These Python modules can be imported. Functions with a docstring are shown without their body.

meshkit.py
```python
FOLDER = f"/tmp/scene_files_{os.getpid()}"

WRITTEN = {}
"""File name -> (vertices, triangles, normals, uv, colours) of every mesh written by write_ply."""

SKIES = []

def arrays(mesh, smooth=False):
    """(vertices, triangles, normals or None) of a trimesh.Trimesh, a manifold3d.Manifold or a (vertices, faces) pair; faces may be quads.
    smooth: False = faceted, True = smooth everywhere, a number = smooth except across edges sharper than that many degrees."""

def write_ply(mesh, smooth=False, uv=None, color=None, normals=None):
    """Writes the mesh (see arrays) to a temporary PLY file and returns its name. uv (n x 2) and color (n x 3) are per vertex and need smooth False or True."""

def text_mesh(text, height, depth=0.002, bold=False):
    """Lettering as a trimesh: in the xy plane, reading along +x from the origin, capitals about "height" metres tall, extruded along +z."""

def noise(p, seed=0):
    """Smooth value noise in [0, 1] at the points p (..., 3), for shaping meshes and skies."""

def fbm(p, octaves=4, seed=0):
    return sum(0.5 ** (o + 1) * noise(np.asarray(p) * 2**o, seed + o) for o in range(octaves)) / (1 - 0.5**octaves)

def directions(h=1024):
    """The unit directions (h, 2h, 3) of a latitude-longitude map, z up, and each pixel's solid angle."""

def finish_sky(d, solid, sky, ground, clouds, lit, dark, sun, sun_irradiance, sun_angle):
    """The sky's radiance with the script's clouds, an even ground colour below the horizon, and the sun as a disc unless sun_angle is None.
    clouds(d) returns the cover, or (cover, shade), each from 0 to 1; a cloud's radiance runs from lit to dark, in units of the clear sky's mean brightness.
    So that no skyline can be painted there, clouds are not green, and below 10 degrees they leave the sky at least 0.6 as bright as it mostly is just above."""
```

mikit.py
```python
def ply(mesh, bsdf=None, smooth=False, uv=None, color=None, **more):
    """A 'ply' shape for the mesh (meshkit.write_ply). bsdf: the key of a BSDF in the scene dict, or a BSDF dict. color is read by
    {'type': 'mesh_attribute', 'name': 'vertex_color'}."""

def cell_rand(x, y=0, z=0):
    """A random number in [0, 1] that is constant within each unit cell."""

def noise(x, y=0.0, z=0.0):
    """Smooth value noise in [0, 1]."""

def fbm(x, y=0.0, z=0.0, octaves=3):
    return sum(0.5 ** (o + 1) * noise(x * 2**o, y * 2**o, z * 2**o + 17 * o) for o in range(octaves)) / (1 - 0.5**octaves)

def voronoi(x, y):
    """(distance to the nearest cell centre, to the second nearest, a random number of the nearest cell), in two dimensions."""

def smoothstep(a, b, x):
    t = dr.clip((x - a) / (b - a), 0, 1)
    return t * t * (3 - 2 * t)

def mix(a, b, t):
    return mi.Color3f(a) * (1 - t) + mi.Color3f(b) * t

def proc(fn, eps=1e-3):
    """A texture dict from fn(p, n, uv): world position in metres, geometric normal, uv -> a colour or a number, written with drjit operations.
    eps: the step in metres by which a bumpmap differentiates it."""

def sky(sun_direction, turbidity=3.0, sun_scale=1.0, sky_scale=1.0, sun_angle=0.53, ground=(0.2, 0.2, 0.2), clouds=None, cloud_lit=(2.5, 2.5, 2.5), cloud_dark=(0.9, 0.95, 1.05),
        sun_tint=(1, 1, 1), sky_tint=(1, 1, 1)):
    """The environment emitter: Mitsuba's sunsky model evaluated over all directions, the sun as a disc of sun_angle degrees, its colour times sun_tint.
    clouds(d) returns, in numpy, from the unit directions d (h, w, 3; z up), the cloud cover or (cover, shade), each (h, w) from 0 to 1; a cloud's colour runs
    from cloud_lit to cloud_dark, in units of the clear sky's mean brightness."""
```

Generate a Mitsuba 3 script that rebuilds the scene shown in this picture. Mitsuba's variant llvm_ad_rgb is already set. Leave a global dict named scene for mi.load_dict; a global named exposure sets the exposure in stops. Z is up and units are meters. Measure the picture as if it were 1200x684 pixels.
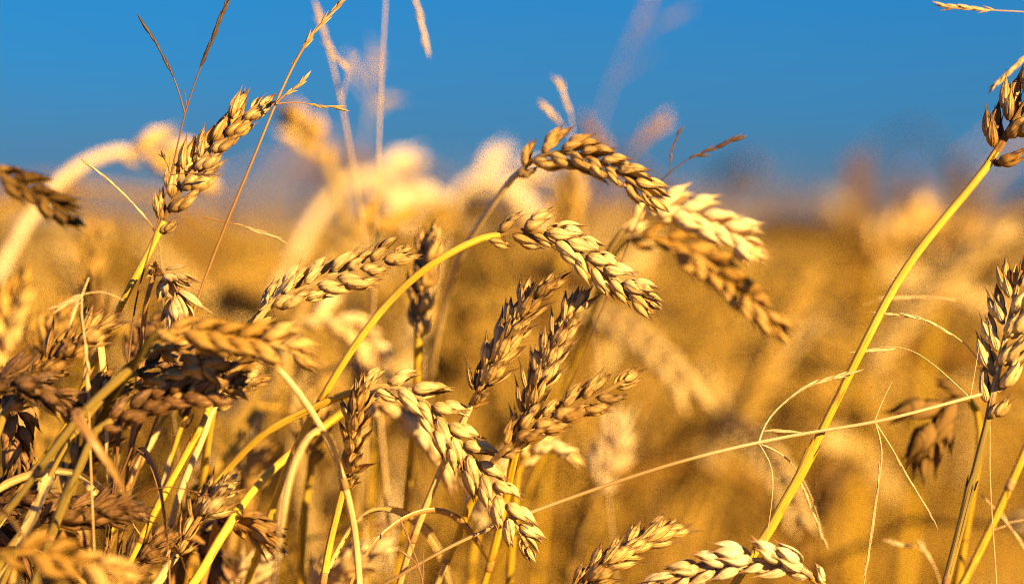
import math
import random

import drjit as dr
import mitsuba as mi
import numpy as np
from scipy.interpolate import CubicSpline, PchipInterpolator

import meshkit
import mikit
from mikit import proc, noise, fbm, smoothstep, mix

T = mi.ScalarTransform4f
random.seed(7)
RNG = np.random.default_rng(7)
scene, labels = {}, {}

# ------------------------------------------------------------------ camera, sky, exposure
CAM = np.array([0.0, 0.0, 0.92])
PITCH = math.atan(97 / 3600.0)                       # looks a little down: the horizon stands above the middle
FWD = np.array([0, math.cos(PITCH), -math.sin(PITCH)])
UP = np.array([0, math.sin(PITCH), math.cos(PITCH)])
RIGHT = np.array([1.0, 0, 0])
FOCUS = 1.0
scene['camera'] = {
    'type': 'thinlens', 'fov': math.degrees(2 * math.atan(600 / 3600.0)), 'fov_axis': 'x',
    'aperture_radius': 0.0130, 'focus_distance': FOCUS, 'near_clip': 0.05, 'far_clip': 6000.0,
    'to_world': T().look_at(origin=CAM.tolist(), target=(CAM + FWD).tolist(), up=[0, 0, 1])}
SUN = (0.62, -0.70, 0.34)


def low_haze(d):
    el = np.degrees(np.arcsin(np.clip(d[..., 2], 0, 1)))
    wisp = meshkit.fbm(np.stack([d[..., 0] * 9, d[..., 1] * 9, d[..., 2] * 40], -1), 3, 4)
    return np.clip(0.5 * np.exp(-(el / 2.2) ** 1.4) * (0.45 + 1.1 * wisp), 0, 1), 0.4 * np.ones_like(el)


scene['sky_light'] = mikit.sky(SUN, clouds=low_haze, cloud_lit=(1.3, 1.3, 1.3), cloud_dark=(1.0, 1.0, 1.05), turbidity=2.0, sun_scale=1.0, sky_scale=1.0, sun_tint=(1.24, 1.03, 0.66), sky_tint=(0.026, 0.228, 0.55), ground=(0.25, 0.17, 0.06))
exposure = 2.8


def at(px, py, dd=0.0):
    """The point that stands dd metres behind the plane of focus, found from where it shows in the photograph."""
    d = FOCUS + dd
    return CAM + FWD * d + RIGHT * ((px - 600) / 3600.0 * d) + UP * ((342 - py) / 3600.0 * d)


# ------------------------------------------------------------------ materials
def husk_bsdf(a, b, tip, dirt, seed, rough=0.5):
    a, b, tip, dirt = (mi.Color3f(*c) for c in (a, b, tip, dirt))

    def col(p, n, uv):
        u, v = uv.x, uv.y
        patch = fbm(p.x * 90 + seed, p.y * 90, p.z * 90, 2)
        big = noise(p.x * 33 + seed * 3, p.y * 33, p.z * 33)
        c = mix(a, b, smoothstep(0.3, 0.72, 0.55 * patch + 0.45 * big))
        streak = 0.6 * noise(v * 13, u * 1.6, big * 9) + 0.4 * noise(v * 30, u * 2.5, big * 9)
        c = c * (0.42 + 0.92 * streak)
        c = mix(c, tip * 1.3, 0.6 * smoothstep(0.80, 0.90, noise(v * 21 + 3, u * 1.2, big * 7)))
        c = mix(c, b * 1.08, 0.45 * smoothstep(0.10, 0.0, dr.abs(v - 0.5)) * smoothstep(0.25, 0.5, u))   # pale keel
        c = mix(c, tip, 0.8 * smoothstep(0.66, 0.95, u + 0.30 * (patch - 0.5)))
        c = mix(c, tip, 0.6 * smoothstep(0.10, 0.0, dr.minimum(v, 1 - v)))                                        # brown margins
        c = mix(c, tip, 0.35 * smoothstep(0.16, 0.0, u))
        spots = noise(p.x * 420, p.y * 420, p.z * 420 + seed)
        c = mix(c, dirt, 0.55 * smoothstep(0.74, 0.9, spots) + 0.4 * smoothstep(0.62, 0.8, noise(p.x * 120 + 5, p.y * 120, p.z * 120 + seed)))
        return c

    def bump(p, n, uv):
        return noise(uv.y * 16, uv.x * 2.0) * 0.75 + 0.25 * noise(p.x * 900, p.y * 900, p.z * 900)

    return {'type': 'twosided', 'bsdf': {'type': 'bumpmap', 'arbitrary': proc(bump, 1e-4), 'scale': 0.0007,
            'bsdf': {'type': 'principled', 'base_color': proc(col), 'roughness': rough, 'specular': 0.45, 'sheen': 0.15}}}


def stem_bsdf(a, b, dark, seed, rough=0.38):
    a, b, dark = (mi.Color3f(*c) for c in (a, b, dark))

    def col(p, n, uv):
        u, v = uv.x, uv.y
        c = mix(a, b, smoothstep(0.25, 0.75, fbm(p.x * 22 + seed, p.y * 22, p.z * 22, 2)))
        c = c * (0.62 + 0.62 * (0.6 * noise(v * 9, u * 26.0, seed) + 0.4 * noise(v * 24, u * 40.0, seed)))
        c = mix(c, dark * 1.8, 0.3 * smoothstep(0.62, 0.8, noise(p.x * 55, p.y * 55, p.z * 55 + seed)))
        c = mix(c, dark, 0.7 * smoothstep(0.70, 0.85, noise(v * 5, u * 140.0, seed + 3)) * smoothstep(0.45, 0.7, noise(p.x * 30, p.y * 30, p.z * 30 + seed)))
        return c

    def bump(p, n, uv):
        return noise(uv.y * 26, uv.x * 12.0)

    return {'type': 'twosided', 'bsdf': {'type': 'bumpmap', 'arbitrary': proc(bump, 1e-4), 'scale': 0.00012,
            'bsdf': {'type': 'principled', 'base_color': proc(col), 'roughness': rough, 'specular': 0.5}}}


scene['husk_gold'] = husk_bsdf((0.54, 0.34, 0.085), (0.88, 0.69, 0.30), (0.17, 0.075, 0.018), (0.10, 0.06, 0.03), 1.0)
scene['husk_cream'] = husk_bsdf((0.70, 0.49, 0.19), (0.90, 0.76, 0.44), (0.28, 0.13, 0.035), (0.16, 0.10, 0.05), 2.0)
scene['husk_brown'] = husk_bsdf((0.40, 0.22, 0.044), (0.74, 0.50, 0.155), (0.10, 0.045, 0.014), (0.06, 0.04, 0.025), 3.0)
scene['husk_dark'] = husk_bsdf((0.17, 0.085, 0.026), (0.38, 0.22, 0.075), (0.05, 0.028, 0.012), (0.04, 0.03, 0.02), 4.0)  # dark brown husks; for the lower left ears it puts shade into the colour
scene['straw_yellow'] = stem_bsdf((0.66, 0.42, 0.022), (0.78, 0.56, 0.06), (0.22, 0.10, 0.02), 1.0)
scene['straw_pale'] = stem_bsdf((0.70, 0.50, 0.17), (0.82, 0.66, 0.32), (0.30, 0.17, 0.05), 2.0)
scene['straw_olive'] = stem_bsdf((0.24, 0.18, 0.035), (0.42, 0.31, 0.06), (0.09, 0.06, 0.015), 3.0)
scene['straw_brown'] = stem_bsdf((0.36, 0.20, 0.055), (0.55, 0.34, 0.11), (0.12, 0.055, 0.02), 4.0)
for name, c in {'far_gold': (0.43, 0.29, 0.065), 'far_cream': (0.66, 0.51, 0.21), 'far_brown': (0.26, 0.15, 0.03), 'far_stem': (0.42, 0.275, 0.05), 'pale_cream': (0.90, 0.74, 0.44)}.items():
    scene[name] = {'type': 'twosided', 'bsdf': {'type': 'diffuse', 'reflectance': {'type': 'rgb', 'value': list(c)}}}
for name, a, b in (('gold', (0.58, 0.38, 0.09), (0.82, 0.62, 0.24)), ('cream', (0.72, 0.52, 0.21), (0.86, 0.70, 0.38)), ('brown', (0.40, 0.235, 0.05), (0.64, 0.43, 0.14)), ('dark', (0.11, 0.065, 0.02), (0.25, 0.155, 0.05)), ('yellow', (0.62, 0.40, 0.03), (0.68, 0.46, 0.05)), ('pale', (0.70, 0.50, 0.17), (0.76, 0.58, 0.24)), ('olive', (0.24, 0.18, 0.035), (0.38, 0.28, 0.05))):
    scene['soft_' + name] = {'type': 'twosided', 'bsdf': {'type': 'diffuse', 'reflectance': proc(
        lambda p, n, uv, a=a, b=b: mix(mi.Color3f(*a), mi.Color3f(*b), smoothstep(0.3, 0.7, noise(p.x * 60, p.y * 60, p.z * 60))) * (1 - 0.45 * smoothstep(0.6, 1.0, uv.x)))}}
scene['grass_red'] = stem_bsdf((0.17, 0.08, 0.03), (0.32, 0.17, 0.065), (0.10, 0.04, 0.02), 5.0, 0.5)
scene['grass_dark'] = stem_bsdf((0.07, 0.042, 0.025), (0.17, 0.10, 0.045), (0.05, 0.03, 0.02), 7.0, 0.5)
scene['grass_pale'] = stem_bsdf((0.55, 0.38, 0.14), (0.74, 0.57, 0.28), (0.24, 0.13, 0.05), 6.0, 0.5)


def soil_col(p, n, uv):
    g = fbm(p.x * 9, p.y * 9, p.z * 9, 3)
    near = mix(mi.Color3f(0.10, 0.065, 0.03), mi.Color3f(0.36, 0.25, 0.09), smoothstep(0.35, 0.7, g))
    return mix(near, mi.Color3f(0.42, 0.28, 0.08), smoothstep(20.0, 60.0, dr.abs(p.y)))


scene['soil'] = {'type': 'diffuse', 'reflectance': proc(soil_col)}


# ------------------------------------------------------------------ mesh helpers; a mesh is (vertices, triangles, uv)
def rings_mesh(rings, us, vs, cap=True):
    """rings (n, m, 3) joined into a closed skin."""
    n, m, _ = rings.shape
    i, j = np.meshgrid(np.arange(n - 1), np.arange(m), indexing='ij')
    a, b, c, d = i * m + j, i * m + (j + 1) % m, (i + 1) * m + (j + 1) % m, (i + 1) * m + j
    f = np.concatenate([np.stack([a, b, c], -1).reshape(-1, 3), np.stack([a, c, d], -1).reshape(-1, 3)])
    v = rings.reshape(-1, 3)
    uv = np.stack([np.repeat(us, m), np.tile(vs, n)], 1)
    if cap:
        v = np.vstack([v, rings[0].mean(0), rings[-1].mean(0)])
        uv = np.vstack([uv, [us[0], 0.5], [us[-1], 0.5]])
        k = np.arange(m)
        f = np.vstack([f, np.stack([(k + 1) % m, k, k * 0 + n * m], 1),
                       np.stack([(n - 1) * m + k, (n - 1) * m + (k + 1) % m, k * 0 + n * m + 1], 1)])
    return v, f, uv


def join(meshes):
    vs, fs, uvs, o = [], [], [], 0
    for v, f, uv in meshes:
        vs.append(v), fs.append(f + o), uvs.append(uv)
        o += len(v)
    return np.vstack(vs), np.vstack(fs), np.vstack(uvs)


def moved(mesh, m, offset=(0, 0, 0)):
    return mesh[0] @ np.asarray(m).T + np.asarray(offset), mesh[1], mesh[2]


def shape(mesh, bsdf):
    return mikit.ply((mesh[0], mesh[1]), bsdf, smooth=True, uv=mesh[2])


def unit(a):
    a = np.asarray(a, float)
    return a / np.maximum(np.linalg.norm(a, axis=-1, keepdims=True), 1e-12)


def curve(pts, step):
    """Points about step apart on a smooth curve through pts, and their tangents."""
    p = np.asarray(pts, float)
    p = p[np.concatenate([[True], np.linalg.norm(np.diff(p, axis=0), axis=1) > 1e-4])]
    s = np.concatenate([[0], np.cumsum(np.linalg.norm(np.diff(p, axis=0), axis=1) ** 0.75)])
    cs = CubicSpline(s, p, bc_type='natural') if len(p) > 2 else None
    tt = np.linspace(0, s[-1], 400)
    q = cs(tt) if cs else p[0] + (p[1] - p[0]) * (tt / s[-1])[:, None]
    L = np.concatenate([[0], np.cumsum(np.linalg.norm(np.diff(q, axis=0), axis=1))])
    n = max(3, int(round(L[-1] / step)) + 1)
    want = np.linspace(0, L[-1], n)
    out = np.stack([np.interp(want, L, q[:, k]) for k in range(3)], 1)
    return out, unit(np.gradient(out, axis=0)), want


def frames(t, start=None):
    """Side vectors carried along the tangents without twist."""
    a = np.array([0, -1.0, 0]) if start is None else np.asarray(start, float)
    out = []
    for k in t:
        a = a - k * (a @ k)
        if np.linalg.norm(a) < 1e-3:
            a = np.cross(k, [0.3, 0.2, 1.0])
        a = a / np.linalg.norm(a)
        out.append(a)
    return np.array(out)


def tube(pts, r0, r1, step=0.006, sides=8, rough=0.04, nodes=(), seed=0):
    p, t, L = curve(pts, step)
    a = frames(t)
    b = np.cross(t, a)
    r = np.linspace(r0, r1, len(p))
    r = r * (1 + rough * (meshkit.noise(np.stack([L * 60, L * 0 + seed, L * 0], 1)) - 0.5) * 2)
    for at_len, swell in nodes:
        r = r * (1 + swell * np.exp(-((L - at_len) / 0.0022) ** 2))
    ang = np.arange(sides) * 2 * math.pi / sides
    rings = p[:, None] + r[:, None, None] * (np.cos(ang)[None, :, None] * a[:, None] + np.sin(ang)[None, :, None] * b[:, None])
    return rings_mesh(rings, L, 1 - np.abs(ang / math.pi - 1))


PROFILES = {
    'plump': ([0, .06, .18, .34, .52, .70, .86, 1], [.28, .60, .92, 1, .83, .49, .17, .015]),
    'blunt': ([0, .08, .22, .42, .62, .80, .92, 1], [.26, .52, .80, .98, 1, .78, .40, .05]),
    'thin': ([0, .08, .25, .45, .65, .82, .93, 1], [.30, .55, .85, 1, .80, .48, .22, .02])}


def husk(L, W, D, prof='plump', wrap=1.9, hollow=0.0, bow=0.0, curl=0.0, beak=0.0, nu=9, m=7):
    """One husk: base at the origin, tip along +z, its back (with a keel) to +y. hollow: 0 = filled and flat inside, towards 1 = a thin open shell."""
    us = np.linspace(0, 1, nu) ** 0.92
    w = PchipInterpolator(*PROFILES[prof])(us)
    phi = np.linspace(-wrap, wrap, m)
    ps = np.concatenate([phi, phi[::-1][1:-1]])
    inner = np.concatenate([np.zeros(m), np.ones(m - 2)])
    yc = bow * np.sin(math.pi * us * 0.85) + curl * us ** 3
    k = np.where(inner > 0, hollow * 0.9, 1.0)
    x = 0.5 * W * np.outer(w, np.sin(ps) * np.where(inner > 0, 0.94 * hollow + 0.55 * (1 - hollow), 1) / max(1.0, math.sin(min(wrap, math.pi / 2))))
    keel = np.where(inner > 0, 0, 0.14 * np.exp(-(ps / 0.30) ** 2))
    y = yc[:, None] + D * np.outer(w ** 0.85, np.cos(ps) * k - math.cos(wrap) * 0.6 + keel)
    z = np.repeat(us[:, None] * L, len(ps), 1)
    if beak:
        z[-1] += beak
        y[-1] += beak * 0.25
    vs = (ps / wrap + 1) / 2
    return rings_mesh(np.stack([x, y, z], -1), us, vs)


def rx(a):
    c, s = math.cos(a), math.sin(a)
    return np.array([[1, 0, 0], [0, c, -s], [0, s, c]])


def ry(a):
    c, s = math.cos(a), math.sin(a)
    return np.array([[c, 0, s], [0, 1, 0], [-s, 0, c]])


def rz(a):
    c, s = math.cos(a), math.sin(a)
    return np.array([[c, -s, 0], [s, c, 0], [0, 0, 1]])


def spikelet(style, rnd, nu=9, m=7):
    """One spikelet of about 12 mm: two glumes at +-y, florets between them; +x looks away from the rachis, +z along the ear."""
    parts = []
    mm = 0.001
    lost = rnd.randrange(12)                             # now and then a husk has fallen off
    j = lambda s: rnd.uniform(-s, s)  # noqa: E731

    def put(h, side, y0, x0, z0, tilt, turn=0.0, lean=0.0):
        m_ = rz(0 if side > 0 else math.pi) @ rz(turn * side) @ rx(-tilt)
        m_ = ry(lean) @ m_
        put.n += 1
        if put.n != lost:
            parts.append(moved(h, m_, np.array([x0, side * y0, z0])))

    put.n = 0
    if style == 'plump':
        for s in (1, -1):
            put(husk((10.2 + j(.6)) * mm, (4.2 + j(.4)) * mm, 1.65 * mm, 'plump', 1.65, 0.78, .5 * mm, j(.4) * mm, (1.2 + j(.6)) * mm, nu, m), s, .85 * mm, .1 * mm, 0, .16 + j(.06), -.25 + j(.15), .03)
            put(husk((9.8 + j(.6)) * mm, (3.8 + j(.3)) * mm, 1.75 * mm, 'plump', 2.0, 0.1, .5 * mm, j(.5) * mm, (1.3 + j(.7)) * mm, nu, m), s, .5 * mm, .9 * mm, 2.5 * mm, .17 + j(.07), -.7 + j(.2), .08)
        put(husk(7.5 * mm, 3.6 * mm, 1.8 * mm, 'plump', 2.2, 0, .3 * mm, 0, .8 * mm, nu, m), 1, 0, .4 * mm, 4.6 * mm, .02, -1.57 + j(.3))
    elif style == 'open':
        for s in (1, -1):
            put(husk((9.0 + j(.8)) * mm, (4.0 + j(.4)) * mm, 1.4 * mm, 'blunt', 1.5, .82, .2 * mm, (.9 + j(.5)) * mm, (2.2 + j(1.6)) * mm, nu, m), s, .9 * mm, .1 * mm, 0, .26 + j(.08), -.15 + j(.2), .05)
            put(husk((10.2 + j(.9)) * mm, (4.0 + j(.4)) * mm, 1.6 * mm, 'thin', 1.7, .6, .3 * mm, (1.0 + j(.6)) * mm, (2.4 + j(1.6)) * mm, nu, m), s, .6 * mm, .8 * mm, 1.4 * mm, .24 + j(.08), -.6 + j(.3), .12)
            put(husk((8.2 + j(.8)) * mm, (3.0 + j(.3)) * mm, .9 * mm, 'blunt', 1.35, .85, 0, (.4 + j(.6)) * mm, .5 * mm, nu, m), s, .35 * mm, -.2 * mm, 2.2 * mm, .10 + j(.08), .9 + j(.3), -.02)
        put(husk((9.0 + j(1)) * mm, 3.4 * mm, 1.5 * mm, 'thin', 1.9, .2, .2 * mm, .5 * mm, (1.5 + j(.8)) * mm, nu, m), 1, .0, .7 * mm, 3.4 * mm, .10 + j(.08), -1.57 + j(.5), .06)
    else:                                                    # 'mid'
        for s in (1, -1):
            put(husk((9.2 + j(.6)) * mm, (3.8 + j(.4)) * mm, 1.45 * mm, 'plump', 1.55, .82, .4 * mm, .1 * mm, (1.7 + j(1.0)) * mm, nu, m), s, .8 * mm, .1 * mm, 0, .19 + j(.06), -.2 + j(.2), .03)
            put(husk((9.8 + j(.6)) * mm, (3.7 + j(.3)) * mm, 1.7 * mm, 'plump', 1.9, .2, .4 * mm, .2 * mm, (1.3 + j(.7)) * mm, nu, m), s, .5 * mm, .9 * mm, 2.0 * mm, .19 + j(.06), -.7 + j(.2), .08)
        put(husk((8.2 + j(.6)) * mm, 3.5 * mm, 1.7 * mm, 'thin', 2.1, 0, .3 * mm, 0, (1.0 + j(.6)) * mm, nu, m), 1, 0, .5 * mm, 4.2 * mm, .03 + j(.05), -1.57 + j(.4))
    return join(parts)


VARIANTS = {s: [spikelet(s, random.Random(100 * k + len(s))) for k in range(7)] for s in ('plump', 'open', 'mid')}
SOFT = {s: [spikelet(s, random.Random(500 * k + len(s)), 6, 5) for k in range(5)] for s in ('plump', 'open', 'mid')}   # for ears out of focus
SPIKELET_SHAPES = {}


def spikelet_shape(style, k, mat, soft):
    key = (style, k, mat, soft)
    if key not in SPIKELET_SHAPES:
        SPIKELET_SHAPES[key] = shape((SOFT if soft else VARIANTS)[style][k], mat)
    return SPIKELET_SHAPES[key]


def ear_places(pts, roll, rnd, pitch=0.0039, tilt=0.25, size=1.0):
    """Where the spikelets of an ear sit: a list of (3x3 matrix with scale, point)."""
    p, t, L = curve(pts, 0.001)
    out = []
    n = max(5, int(round((L[-1] - 0.006 * size) / (pitch * size))))
    # the side the two rows stand on: across the line of sight, then rolled
    view = unit(p - CAM)
    side = unit(np.cross(t, view))
    toward = np.cross(side, t)
    for k in range(n + 1):
        f = k / n
        s = f * (L[-1] - 0.0085 * size)
        i = min(len(p) - 1, int(np.searchsorted(L, s)))
        r = roll + rnd.uniform(-.2, .2)
        b = math.cos(r) * side[i] + math.sin(r) * toward[i]
        sg = 1 if k % 2 else -1
        sc = size * (0.62 + 0.38 * min(1, f / 0.16)) * (1 - 0.16 * max(0, f - 0.6) / 0.4) * rnd.uniform(.88, 1.10)
        if k == n:
            z, x = t[i], np.cross(b, t[i])
        else:
            a = tilt * (1 - 0.35 * f) + rnd.uniform(-.10, .12)
            z = unit(t[i] * math.cos(a) + sg * b * math.sin(a) + np.cross(t[i], b) * rnd.uniform(-.14, .14))
            x = unit(sg * b - z * (sg * b @ z))
        m = np.stack([x, np.cross(z, x), z], 1) * sc * np.array([1, 1, rnd.uniform(.96, 1.06)])
        if rnd.random() > 0.02 or k == n:
            out.append((m * (0.72 if rnd.random() < .07 else 1), p[i] + sg * b * 0.0009 * size * (k < n)))
    return out


def rachis(pts, roll, size=1.0):
    q, t, L = curve(pts, 0.0024)
    L = L[:-2]
    return tube(q[:-2], 0.0011 * size, 0.0006 * size, 0.003, 6)


def to_ground(p0, p1, lean=1.0):
    """Points that carry a stem on from its lowest visible point p0 (p1 is the next one up) down to the soil, first point on the ground."""
    d = unit(p0 - p1)
    if d[2] > -0.35:
        d = unit(np.array([d[0], d[1], -0.35]))
    h = p0[2]
    a = p0 + d * 0.16 * lean
    b = a + unit(d * 0.5 + np.array([0, 0, -0.8])) * 0.22
    g = np.array([b[0] + (b[0] - a[0]) * 0.45, b[1] + (b[1] - a[1]) * 0.45, -0.02])
    return [g, (b + g) / 2 + (b - g) * .08, b, a] if h > 0.5 else [g, b, a]


COUNT = {}


def new_key(name):
    n = COUNT.get(name, 0)
    COUNT[name] = n + 1
    return name if n == 0 else f'{name}_{n:03d}'


def child(parent, name):
    k, n = f'{parent}__{name}', 0
    while k in scene:
        n += 1
        k = f'{parent}__{name}_{n:03d}'
    return k


def mat4(m, p):
    out = np.eye(4)
    out[:3, :3], out[:3, 3] = m, p
    return T(out)


def wheat(label, stem, ear, style='mid', husks='husk_gold', straw='straw_yellow', roll=0.0, size=1.0, r=0.0016, r_low=None, soft=False, tilt=0.25, seed=None, pitch=0.0039, ground=True, leaf=None):
    """A wheat stalk: stem and ear given as (px, py, depth) of the photograph, stem from the lowest visible point upwards."""
    if soft:
        husks, straw = husks.replace('husk_', 'soft_'), straw.replace('straw_', 'soft_')
    key = new_key('wheat_stalk')
    labels[key] = {'label': label, 'category': 'wheat', 'group': 'wheat stalks of the ripe field'}
    rnd = random.Random(seed if seed is not None else len(scene) * 13 + 5)
    s = [at(*q) for q in stem]
    e = [at(*q) for q in ear]
    pts = (to_ground(s[0], s[1] if len(s) > 1 else e[0]) if ground else []) + s + [e[0]]
    pts = pts + [e[0] + unit(e[1] - e[0]) * 0.004]
    scene[child(key, 'stem')] = shape(tube(pts, r_low or r * 1.25, r * 0.78, 0.006, 8 if soft else 10, seed=rnd.random() * 99), straw)
    ek = child(key, 'ear')
    scene[ek] = shape(rachis(e, roll, size), husks)
    for m, p in ear_places(e, roll, rnd, pitch, tilt, size):
        scene[child(ek, 'spikelet')] = {**spikelet_shape(style, rnd.randrange(5 if soft else 7), husks, soft), 'to_world': mat4(m, p)}
    if not soft and ground:
        q, t, L = curve(pts, 0.002)
        vis = [i for i in range(len(q)) if 0.795 < q[i][2] and L[i] < L[-1] - 0.03]
        if vis and rnd.random() < 0.75:
            i = vis[int(len(vis) * rnd.uniform(0, .8))]
            rr = (r_low or r * 1.25) + (r * .78 - (r_low or r * 1.25)) * L[i] / L[-1]
            scene[child(key, 'node')] = shape(tube(q[i - 1:i + 2], rr * 1.22, rr * 1.16, 0.001, 10), 'straw_brown')
            if rnd.random() < .6 and not leaf and stem[0][0] < 640:
                w = rnd.uniform(0, 6.28)
                out = np.array([math.cos(w), math.sin(w), 0])
                ln = rnd.uniform(.05, .10)
                lp = [q[i], q[i] + out * ln * .22 + [0, 0, ln * .22], q[i] + out * ln * .55 + [0, 0, ln * .12], q[i] + out * ln * .75 - [0, 0, ln * .35], q[i] + out * ln * .8 - [0, 0, ln * .8]]
                scene[child(key, 'leaf')] = shape(blade(lp, rnd.uniform(.0026, .0046), rnd, 2.6), rnd.choice(['straw_brown', 'straw_brown', 'straw_pale']))
            if rnd.random() < .7:
                jn = min(len(q) - 4, i + rnd.randint(10, 26))
                scene[child(key, 'leaf_sheath')] = shape(sheath(q[i:jn], rr * 1.17, rnd), straw if straw in ('straw_olive', 'straw_brown') else rnd.choice(['straw_pale', 'straw_yellow']))
    if leaf:
        scene[child(key, 'leaf')] = shape(blade([at(*q) for q in leaf[0]], leaf[1], rnd), leaf[2] if len(leaf) > 2 else 'straw_pale')
    return key


def sheath(pts, r, rnd, sides=14):
    """The dry leaf base wrapped round a stem: open along one side, with a torn upper edge."""
    p, t, L = curve(pts, 0.0025)
    a = frames(t)
    b = np.cross(t, a)
    gap, turn = rnd.uniform(.3, 1.2), rnd.uniform(0, 6.28)
    ang = turn + np.linspace(gap / 2, 2 * math.pi - gap / 2, sides)
    ph = rnd.uniform(0, 9)
    ps = np.concatenate([ang, ang[::-1]])
    thick = np.concatenate([np.ones(sides), np.full(sides, .93)])
    f = L / L[-1]
    flare = 1 + .10 * np.sin(L * 300 + ph)[:, None] * np.cos(ps - turn)[None] + .35 * (f[:, None] ** 6)
    rad = r * thick[None] * flare
    rag = (np.sin(ps * 3 + ph) + .7 * np.sin(ps * 7 + 2 * ph)) * .0022
    base = p[:, None] + t[:, None] * (rag[None, :, None] * (f ** 3)[:, None, None])
    rings = base + rad[..., None] * (np.cos(ps)[None, :, None] * a[:, None] + np.sin(ps)[None, :, None] * b[:, None])
    return rings_mesh(rings, L, np.concatenate([np.linspace(0, 1, sides), np.linspace(1, 0, sides)]), cap=False)


def blade(pts, width, rnd, twist=1.6):
    """A dry leaf: a curved, twisted ribbon with thickness."""
    p, t, L = curve(pts, 0.004)
    a = frames(t)
    b = np.cross(t, a)
    f = L / L[-1]
    w = width * np.clip(np.minimum(f * 8 + .4, (1 - f) * 1.6 + .03), 0, 1)
    ang = rnd.uniform(0, 6) + twist * f + 0.3 * np.sin(f * 9)
    x = np.cos(ang)[:, None] * a + np.sin(ang)[:, None] * b
    y = np.cross(t, x)
    prof = np.array([(-1, .35), (-.5, .08), (0, -.10), (.5, .08), (1, .35), (.5, .13), (0, -.05), (-.5, .13)])
    rings = p[:, None] + (w / 2)[:, None, None] * (prof[None, :, :1] * x[:, None] + prof[None, :, 1:] * y[:, None])
    return rings_mesh(rings, L, (prof[:, 0] + 1) / 2)


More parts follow.
